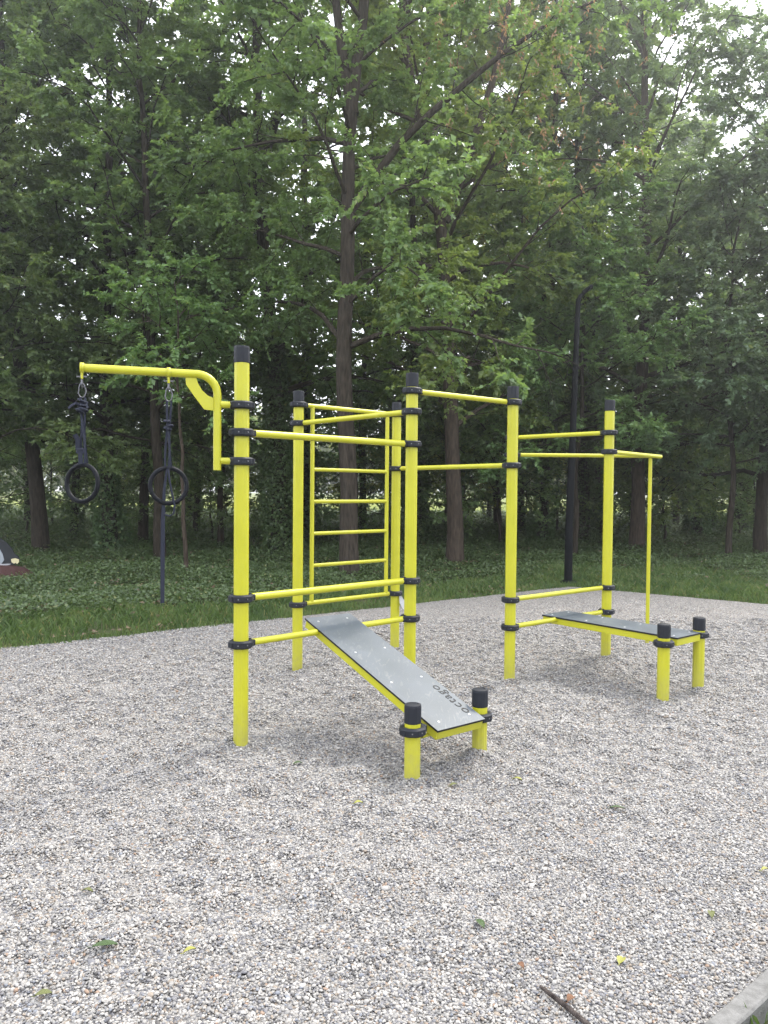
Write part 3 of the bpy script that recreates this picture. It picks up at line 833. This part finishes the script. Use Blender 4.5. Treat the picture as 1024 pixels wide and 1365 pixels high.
def clamp_mesh():
    """octagonal two-part collar with a lug towards +X and bolt heads"""
    m = MB()
    ri, ro, h = POST_R + .002, .0735, .024
    prof = [(ri, h - .003), (ri + .004, h), (ro - .010, h), (ro, h - .009), (ro, -h + .009), (ro - .010, -h), (ri + .004, -h), (ri, -h + .003)]
    m.loft([octagon(r, z, .14) for r, z in prof], 0, False, False, True)
    m.box((ro + .006, 0, 0), (.011, 0, 0), (0, .026, 0), (0, 0, .019), 0, .004)
    m.box((-ro - .001, 0, 0), (.006, 0, 0), (0, .022, 0), (0, 0, .017), 0, .003)
    for k in range(8):
        if k in (0, 4): continue
        a = k * PI / 4
        for dz in (0,):
            c = Vector((math.cos(a) * ro, math.sin(a) * ro, dz)); nrm = Vector((math.cos(a), math.sin(a), 0))
            m.tube([c - nrm * .004, c + nrm * .0015], .0075, 8, 0)
            m.tube([c + nrm * .001, c + nrm * .0022], .0045, 6, 1)
    m.box((ri + .014, 0, h), (.008, 0, 0), (0, .005, 0), (0, 0, .004), 0)
    return m.mesh('clamp', [RUB, BOLTD])
CLAMP = clamp_mesh()

PP = {'P1': (-.8771, 4.7064), 'P2': (-.7643, 6.8072), 'P3': (.1175, 7.6179), 'P4': (.2019, 5.7221), 'P5': (1.0668, 6.3988), 'P6': (2.1352, 7.2903), 'P7': (1.3399, 8.068)}
JX = np.array([2.81, 8.1])
station = tag(empty('exercise_station', (.2, 5.7, 0)), 'sulphur-yellow steel callisthenics frame with black caps and collars on the gravel', 'climbing frame')
OFF = Vector((.2, 5.7, 0))
def spart(name, mb, mats): return mb.build(name, mats, station, -OFF)
ROT = R(42)
posts = {}
for k, (x, y) in PP.items():
    o = link('post', post_me, station, (x - OFF.x, y - OFF.y, 0), (0, 0, ROT)); posts[k] = o
    link('post_cap', cap_me, o, (0, 0, TOP - .10))
def clamp(post, z, towards):
    o = posts[post]
    a = math.atan2(towards[1] - PP[post][1], towards[0] - PP[post][0])
    # snap to the nearest face of the octagonal post, as the collar must sit on its flats
    a = round((a - ROT) / (PI / 4)) * PI / 4
    link('clamp', CLAMP, o, (0, 0, z), (0, 0, a))
def bar(a, b, z, r=.0212, s0=.078, s1=.078, name='bar'):
    a, b = Vector((*a, z)), Vector((*b, z)); d = (b - a).normalized()
    m = MB(); m.tube([a + d * s0, b - d * s1], r, 16); spart(name, m, YEL)
def cbar(p, q_, z, r=.0212):
    clamp(p, z, PP[q_]); clamp(q_, z, PP[p]); bar(PP[p], PP[q_], z, r)
cbar('P1', 'P4', 1.9477, .0235)
cbar('P1', 'P4', .9293, .0235)
cbar('P1', 'P4', .6459)
cbar('P2', 'P4', 2.1891)
cbar('P3', 'P5', 1.8188)
cbar('P4', 'P5', 2.3417)
cbar('P5', 'P6', .6951)
cbar('P5', 'P6', .4631)
cbar('P6', 'P7', 2.1669)
clamp('P7', 1.987, JX); clamp('P6', 1.987, JX)
bar(PP['P7'], JX, 1.987, .02, .078, 0)
d6 = np.array([.855, .96]) / 1.2855
end = np.array(PP['P6']) + d6 * 1.24
bar(PP['P6'], end, 1.987, .021, .078, 0)
m = MB(); m.tube([(JX[0], JX[1], 1.985), (JX[0], JX[1], -.2)], .0195, 14); spart('pole', m, YEL)

# ladder between the two rear left posts
a, b = Vector((*PP['P2'], 0)), Vector((*PP['P3'], 0)); ld = (b - a).normalized(); LL = (b - a).length
clamp('P2', 2.3543, PP['P3']); clamp('P3', 2.3543, PP['P2']); clamp('P2', .5785, PP['P3']); clamp('P3', .5785, PP['P2'])
s1_, s2_ = .155, LL - .125
ladder = empty('ladder', -OFF); ladder.parent = station
for z in (2.3543, .5785):
    m = MB(); m.tube([a + ld * .078 + Vector((0, 0, z)), b - ld * .078 + Vector((0, 0, z))], .0205, 14)
    m.build('rail', YEL, ladder)
for s_ in (s1_, s2_):
    m = MB(); m.tube([a + ld * s_ + Vector((0, 0, .585)), a + ld * s_ + Vector((0, 0, 2.348))], .0195, 14)
    m.build('stile', YEL, ladder)
rung = None
for z in (.915, 1.205, 1.495, 1.785, 2.075):
    m = MB(); m.tube([a + ld * (s1_ + .012) + Vector((0, 0, z)), a + ld * (s2_ - .012) + Vector((0, 0, z))], .0175, 12)
    m.build('rung', YEL, ladder)
# loose white paper tag under the lower ladder collar
m = MB()
m.ribbon([(.165, 7.585, .565), (.185, 7.575, .50), (.222, 7.57, .45), (.235, 7.565, .425)], [.02, .06, .085, .05], .002, (.8, .5, .15))
tag(m.build('paper_tag', PAPER), 'crumpled white paper scrap stuck under the lower ladder collar', 'paper')

# ring arm on the front left post
bd = Vector((-.949, -.315, 0)); P1v = Vector((*PP['P1'], 0)); UZ = Vector((0, 0, 1))
def A(s, z): return P1v + bd * s + UZ * z
BZ = 2.290
pts = [A(.147, 1.715), A(.147, 2.0), A(.147, 2.17)]
for i in range(1, 9):
    an = i / 8 * PI / 2; pts.append(A(.147 + .12 * (1 - math.cos(an)), 2.17 + .12 * math.sin(an)))
pts += [A(.5, BZ), A(.924, BZ)]
m = MB(); m.tube(pts, .0245, 16)
for z in (2.114, 1.772): m.tube([A(.068, z), A(.13, z)], .021, 14)
arm = spart('ring_arm', m, YEL)
for z in (2.114, 1.772): clamp('P1', z, (A(.5, 0).x, A(.5, 0).y))
# gusset with its oval opening in the bend
m = MB()
outer = [(.335, 2.272), (.332, 2.225), (.29, 2.165), (.225, 2.08), (.165, 2.075)]
inner = [(.272, 2.268), (.262, 2.235), (.238, 2.195), (.205, 2.165), (.17, 2.150)]
th_ = bd.cross(UZ) * .005
fr = [[A(*p_) + th_, A(*q_) + th_, A(*q_) - th_, A(*p_) - th_] for p_, q_ in zip(outer, inner)]
m.loft(fr, 0, True, False)
m.build('gusset', YEL, arm)
RS1, RS2 = .912, .432
for s_ in (RS1, RS2):
    m = MB()
    n = 18
    c = A(s_, BZ)
    prof = [[c + bd * dx + (UZ * math.cos(2 * PI * k / n) * (1 if math.cos(2 * PI * k / n) > 0 else 1) + bd.cross(UZ) * math.sin(2 * PI * k / n)) * rr_ for k in range(n)] for dx, rr_ in ((-.011, .0255), (-.011, .031), (.011, .031), (.011, .0255))]
    m.loft(prof, 0, False, True, True)
    cc = c - UZ * .042
    m.box(cc, bd * .007, bd.cross(UZ) * .012, UZ * .022, 0, .003)
    m.build('hanger', YEL, arm)

# sit-up boards
def sit_board(c0, c1, wdir, lettering, frame_drop=.052):
    c0, c1 = Vector(c0), Vector(c1)
    ax = (c1 - c0); Ln = ax.length; ax.normalize()
    w = Vector(wdir).normalized(); n = w.cross(ax).normalized()
    if n.z < 0: n = -n
    hw = .188
    m = MB(); m.box(c0 + ax * Ln / 2 - n * .0065, ax * (Ln / 2), w * hw, n * .0065, 0, .0015)
    p = spart('sit_up_board', m, [PANEL, EDGE])
    me_ = p.data
    for f in me_.polygons:
        if abs(f.normal.dot(n)) < .9: f.material_index = 1
    m = MB()
    t_, hh = .012, frame_drop / 2
    cz = -n * (.014 + hh)
    hwf = hw - .008
    for sgn in (-1, 1): m.box(c0 + ax * Ln / 2 + w * sgn * (hwf - t_ / 2) + cz, ax * (Ln / 2 - .008), w * t_ / 2, n * hh, 0, .002)
    for e in (0.008 + t_ / 2, Ln - .008 - t_ / 2): m.box(c0 + ax * e + cz, w * (hwf - t_ - .0005), ax * t_ / 2, n * (hh - .001), 0)
    m.build('board_frame', YEL, p)
    for al in (.07, .51, .89, Ln - .065):
        for ac in (-.12, .12):
            m = MB(); q_ = c0 + ax * al + w * ac
            m.tube([q_ - n * .001, q_ + n * .0016, q_ + n * .0032], [.0085, .0085, .006], 10)
            m.build('bolt', STEEL, p)
    if lettering:
        cu = bpy.data.curves.new('lettering', 'FONT')
        cu.body = 'octago'; cu.size = .092; cu.extrude = .0006; cu.space_character = 1.12; cu.resolution_u = 4
        cu.align_x = 'LEFT'
        ot = bpy.data.objects.new('tmp', cu); C.objects.link(ot)
        bpy.context.view_layer.update()
        me_ = bpy.data.meshes.new_from_object(ot.evaluated_get(bpy.context.evaluated_depsgraph_get()))
        bpy.data.objects.remove(ot)
        me_.name = 'lettering'; me_.materials.clear(); me_.materials.append(PRINT)
        upv = n.cross(ax)
        Mx = Matrix((ax, upv, n)).transposed().to_4x4(); Mx.translation = c0 + ax * .085 + w * .150 + n * .001
        if upv.dot(w) > 0: Mx.translation = c0 + ax * .085 + w * .105 + n * .001
        wd = max(v.co.x for v in me_.vertices)
        me_.transform(Matrix.Scale(.315 / wd, 4, (1, 0, 0)))
        me_.transform(Mx)
        link('lettering', me_, p)
    return p, ax, w, n
w1 = (.785, .619, 0)
sit_board((.456, 4.317, .272), (-.387, 5.335, .722), w1, True)
sit_board((2.418, 6.0, .482), (1.580, 7.02, .490), (.765, .644, 0), False)

def short_post(x, y, hgt, cz, towards):
    m = prism([(POST_R, -.25), (POST_R, hgt - .02)])
    o = m.build('short_post', YEL, station, (x - OFF.x, y - OFF.y, 0), (0, 0, ROT))
    link('post_cap', cap_me, o, (0, 0, hgt - .105))
    a = math.atan2(towards[1], towards[0]); a = round((a - ROT) / (PI / 4)) * PI / 4
    link('clamp', CLAMP, o, (0, 0, cz), (0, 0, a))
short_post(.169, 4.212, .42, .272, (.419, .371))
short_post(.588, 4.583, .41, .245, (-.419, -.371))
short_post(2.144, 5.811, .602, .452, (.43, .39))
short_post(2.573, 6.201, .592, .452, (-.43, -.39))
for (p0, p1, z) in (((.169, 4.212), (.588, 4.583), .222), ((2.144, 5.811), (2.573, 6.201), .437)):
    bar(p0, p1, z, .012, .07, .07, 'cross_pin')

# ------------------------------------------------------------------ gymnastic rings hanging from the arm
def carabiner(m, c, side, h=.085, w=.022):
    c = Vector(c); pts = []
    for k in range(16):
        a = 2 * PI * k / 16
        wx = w * (.75 if math.sin(a) > 0 else 1.0)
        pts.append(c + side * (wx * math.cos(a)) + UZ * (h / 2 * math.sin(a)))
    m.tube(pts, .0045, 6, 1, False, True)
def torus(m, c, nrm, Rr, r, mi=0, n=40, sides=12):
    c = Vector(c); nrm = Vector(nrm).normalized(); u = nrm.cross(UZ).normalized(); v = u.cross(nrm)
    pts = [c + u * (Rr * math.cos(2 * PI * k / n)) + v * (Rr * math.sin(2 * PI * k / n)) for k in range(n)]
    m.tube(pts, r, sides, mi, False, True)
rk = random.Random(4)
def hang_ring(s_, zc, nrm, lab, second):
    top = A(s_, BZ - .062)
    root = tag(empty('gymnastic_ring', (top.x, top.y, zc)), lab, 'gymnastic ring', 'gymnastic rings on the ring arm')
    off = Vector((top.x, top.y, zc))
    def P(name, m, mats): return m.build(name, mats, root, -off)
    side = Vector((.93, .3, .0)).normalized()
    sx_ = Vector((1, 0, 0))
    m = MB(); m.box(top + UZ * .012, sx_ * .030, Vector((0, 1, 0)) * .006, UZ * .004, 1); m.tube([top + UZ * .02, top - UZ * .03], .007, 8, 1); carabiner(m, top - UZ * .066, side); carabiner(m, top - UZ * .028, side.cross(UZ), .05, .014); P('carabiner', m, [STEEL, mat_dark])
    m = MB(); torus(m, (top.x, top.y, zc), nrm, .106, .0135)
    P('ring', m, RINGM)
    z0, z1 = top.z - .105, zc + .108
    m = MB()
    for k, (dx, dy) in enumerate(((-.010, 0), (.009, .006), (.001, -.008))):
        pts = []
        for i in range(9):
            t = i / 8; wv_ = .008 * math.sin(5 * t + k * 2)
            pts.append((top.x + dx * (1 + .4 * math.sin(3 * t)) + wv_ + (.012 * t if not second else -.002), top.y + dy, z0 + (z1 - z0) * t))
        m.ribbon(pts, .0125, .003, (1, .4 * k, 0))
    P('strap', m, STRAP)
    # knot: a bundle of wound loops
    m = MB()
    kz = z0 - (.055 if not second else .14)
    for k in range(7 if not second else 5):
        cx = Vector((top.x + rk.uniform(-.012, .012), top.y + rk.uniform(-.01, .01), kz + rk.uniform(-.045, .04)))
        nr = Vector((rk.uniform(-.5, .5), rk.uniform(-.5, .5), 1)).normalized()
        u = nr.cross(Vector((1, 0, 0))).normalized(); v = nr.cross(u); r_ = rk.uniform(.014, .026) if not second else rk.uniform(.012, .019)
        pts = [cx + u * (r_ * math.cos(2 * PI * q / 10)) + v * (r_ * math.sin(2 * PI * q / 10)) for q in range(10)]
        m.tube(pts, .0072, 6, 0, False, True)
    if not second:
        m.ribbon([(top.x, top.y, kz), (top.x - .03, top.y - .01, kz + .02), (top.x - .055, top.y - .01, kz + .008), (top.x - .075, top.y - .01, kz - .012)], .016, .004, (0, .3, 1))
        m.ribbon([(top.x, top.y, kz), (top.x + .025, top.y - .01, kz + .03), (top.x + .035, top.y - .01, kz - .01)], .016, .004, (0, .3, 1))
    P('knot', m, STRAP)
    if not second:
        m = MB()
        m.box((top.x - .008, top.y - .012, zc + .185), sx_ * .022, Vector((0, .006, 0)), UZ * .016, 0, .003)
        m.ribbon([(top.x - .022, top.y - .008, zc + .19), (top.x - .02, top.y - .014, zc + .25), (top.x - .034, top.y - .02, zc + .28)], .027, .003, (1, 0, 0))
        m.ribbon([(top.x - .004, top.y - .016, zc + .19), (top.x - .003, top.y - .016, zc + .11)], .026, .004, (1, 0, 0))
        P('buckle', m, STRAP)
    else:
        m = MB()
        pts = [(top.x - .006, top.y - .012, zc + .10), (top.x - .02, top.y - .02, zc - .02), (top.x - .028, top.y - .02, zc - .2), (top.x - .030, top.y - .02, zc - .45), (top.x - .031, top.y - .02, zc - .70)]
        m.ribbon(pts, [.010, .017, .024, .025, .023], .003, (1, .2, 0))
        m.tube([(top.x + .002, top.y - .014, zc + .10), (top.x + .012, top.y - .022, zc + .03), (top.x + .03, top.y - .022, zc - .06), (top.x + .042, top.y - .02, zc - .12), (top.x + .036, top.y - .02, zc - .165), (top.x + .012, top.y - .02, zc - .18), (top.x - .018, top.y - .02, zc - .172)], .006, 6)
        P('strap_tail', m, STRAP)
    return root
mat_dark = mat('tarnished_steel', (.12, .12, .13), .4, .5, .8)
hang_ring(RS1, 1.628, (-.3, -1, .06), 'black ring on the end of the yellow arm, strap tied in a bulky knot', False)
hang_ring(RS2, 1.618, (.42, -1, .1), 'black ring nearer the post, with a long strap tail hanging below it', True)

# ------------------------------------------------------------------ street lamp behind the pad
lx, ly = 3.258, 13.454
lamp = tag(empty('street_lamp', (lx, ly, 0)), 'tall slim anthracite street lamp at the rear corner of the gravel', 'street lamp')
m = MB(); m.tube([(0, 0, -.1), (0, 0, .9), (.05, 0, 3), (.10, 0, 4.92)], [.072, .069, .054, .042], 16)
m.build('pole', LAMPM, lamp)
m = MB(); m.tube([(0, 0, -.05), (0, 0, .03), (0, 0, .045)], [.15, .15, .09], 20); m.build('base_plate', LAMPM, lamp)
m = MB(); m.tube([(.10, 0, 4.90), (.104, 0, 4.95), (.13, -.01, 5.01), (.20, -.02, 5.08)], [.045, .042, .036, .032], 12); m.build('arm', LAMPM, lamp)
m = MB(); m.box((.255, -.02, 5.13), (.085, -.01, .06), (.015, .055, 0), (-.015, 0, .025), 0, .012)
m.build('lamp_head', LAMPM, lamp)

# ------------------------------------------------------------------ small things
# painted cut-out board on a mound at the left edge
fx, fy = -6.58, 13.3
fig = tag(empty('cutout_board', (fx, fy, 0)), 'dark painted cut-out board with a grey patch at the left edge of the wood', 'painted board')
def slab(name, outline, y0, y1, mm):
    m = MB(); m.loft([[(x, yy, z + .17) for x, z in outline] for yy in (y0, y1)], 0, True, False); m.build(name, mm, fig)
DARKP = mat('dark_board_paint', (.02, .022, .026), .6, .3, bump=.1); GREYP = mat('grey_board_paint', (.28, .31, .34), .6, .3, bump=.1); CREAMP = mat('cream_board_paint', (.55, .5, .30), .6, .3)
slab('board', [(-.32, .08), (.02, .06), (.20, .10), (.245, .17), (.22, .23), (.15, .28), (.10, .38), (.02, .47), (-.12, .56), (-.30, .60), (-.40, .4)], -.015, .015, DARKP)
slab('grey_patch', [(-.34, .10), (-.07, .10), (-.02, .17), (-.05, .28), (-.11, .38), (-.20, .43), (-.34, .42)], -.022, -.0155, GREYP)
slab('cream_patch', [(.11, .13), (.15, .105), (.18, .12), (.205, .10), (.235, .13), (.24, .18), (.17, .20), (.10, .185)], -.022, -.0155, CREAMP)
slab('pale_rim', [(-.10, .075), (-.02, .065), (.08, .085), (.10, .105), (-.02, .10), (-.10, .10)], -.024, -.0165, PAPER)
MULCH = mat('red_mulch', (.060, .032, .030), .95, .1, bump=1, bscale=30)
m = MB(); rr0 = []
for rad_, z in ((.60, -.05), (.50, .10), (.36, .20), (.15, .245)):
    rr0.append([(-.05 + rad_ * math.cos(2 * PI * k / 20) * (1 + .07 * math.sin(3 * k)), rad_ * .8 * math.sin(2 * PI * k / 20), z) for k in range(20)])
m.loft(rr0, 0, True, True); m.build('mulch_mound', MULCH, fig)

def fallen_leaf(x, y, ln, wd, rz, mm, lab):
    m = MB(); n = 7; rows = []
    for i in range(n):
        t = i / (n - 1); w_ = wd * math.sin(PI * min(1, t * .92 + .04)) ** .8
        zz = .010 + .008 * math.sin(PI * t); rows.append([(ln * (t - .5), -w_ / 2, zz + .006), (ln * (t - .5), 0, zz), (ln * (t - .5), w_ / 2, zz + .005)])
    v = [p for r_ in rows for p in r_]; f = []
    for i in range(n - 1):
        for k in range(2): f.append((i * 3 + k, i * 3 + k + 1, i * 3 + k + 4, i * 3 + k + 3))
    m.add(v, f, 0, True)
    m.tube([(-ln * .5, 0, .010), (-ln * .72, .004, .012)], .0012, 4)
    o = m.build('fallen_leaf', mm, None, (x, y, float(und(np.array(x), np.array(y)))), (0, 0, rz))
    tag(o, lab, 'leaf', 'leaves fallen on the gravel')
for a_ in [(-.937, 2.56, .082, .034, .2, GREENLEAF, 'large dark green leaf lying on the near left gravel'),
           (-.648, 2.56, .045, .022, .6, YELLEAF, 'pale yellow leaf on the gravel beside the large green one'),
           (.362, 2.738, .055, .028, -1.2, GREENLEAF, 'green leaf standing slightly up on the gravel right of centre'),
           (-.115, 3.778, .045, .03, .2, YELLEAF, 'bright yellow leaf alone on the gravel in the middle'),
           (-.492, 4.43, .055, .03, .4, GREENLEAF, 'green leaf on the gravel between the front post and the short post'),
           (1.188, 3.813, .075, .025, -.1, GREENLEAF, 'thin green leaf on the gravel at the right'),
           (.818, 2.555, .045, .03, 1, YELLEAF, 'yellowish leaf on the near right gravel above the dark stick'),
           (.397, 4.173, .05, .03, .5, OLIVELEAF, 'olive leaf on the gravel in front of the low board'),
           (.75, 4.181, .05, .026, -.5, YELLEAF, 'yellow-green leaf on the gravel right of the low board'),
           (-1.069, 2.386, .05, .03, .3, OLIVELEAF, 'dull olive leaf in the near left corner'),
           (1.249, 2.849, .05, .026, 1.3, OLIVELEAF, 'olive leaf near the concrete kerb'),
           (1.617, 3.178, .04, .02, .3, YELLEAF, 'small yellow leaf at the right edge'),
           (-1.149, 2.956, .045, .02, -.2, OLIVELEAF, 'faded leaf on the left gravel above the large green one'),
           (.60, 2.36, .035, .026, .8, BROWNLEAF, 'orange-brown leaf beside the dark stick'),
           (.47, 2.52, .03, .022, 2.2, BROWNLEAF, 'small rusty brown leaf above the tip of the dark stick')]:
    fallen_leaf(*a_)
m = MB()
m.tube([(.515, 2.415, .012), (.545, 2.36, .016), (.585, 2.30, .014), (.64, 2.21, .012)], [.005, .0075, .008, .0075], 8)
tag(m.build('stick', STICK), 'dark broken stick on the gravel at the bottom edge', 'stick')
m = MB()
m.tube([(-.12, 8.55, .012), (-.02, 8.35, .02), (.04, 8.2, .016), (.14, 8.05, .012)], [.004, .006, .006, .004], 6)
tag(m.build('twig', STICK), 'thin dark twig on the gravel behind the sloping board', 'twig')

# ------------------------------------------------------------------ milky lens glare, imitated by an added thin scattering volume
m = MB(); m.box((0, 0, 14.2), (405, 0, 0), (0, 405, 0), (0, 0, 15.4))
hz = bpy.data.materials.new('veil_scatter'); hz.use_nodes = True
n_h = hz.node_tree.nodes; n_h.remove(n_h['Principled BSDF'])
pv = n_h.new('ShaderNodeVolumePrincipled')
pv.inputs['Color'].default_value = (.93, .96, 1, 1); pv.inputs['Density'].default_value = VEIL_DENSITY; pv.inputs['Anisotropy'].default_value = .76
hz.node_tree.links.new(pv.outputs[0], n_h['Material Output'].inputs['Volume'])
tag(m.build('lens_veil', hz), 'thin bright volume added to imitate milky lens glare', 'lens_veil', kind='stuff')
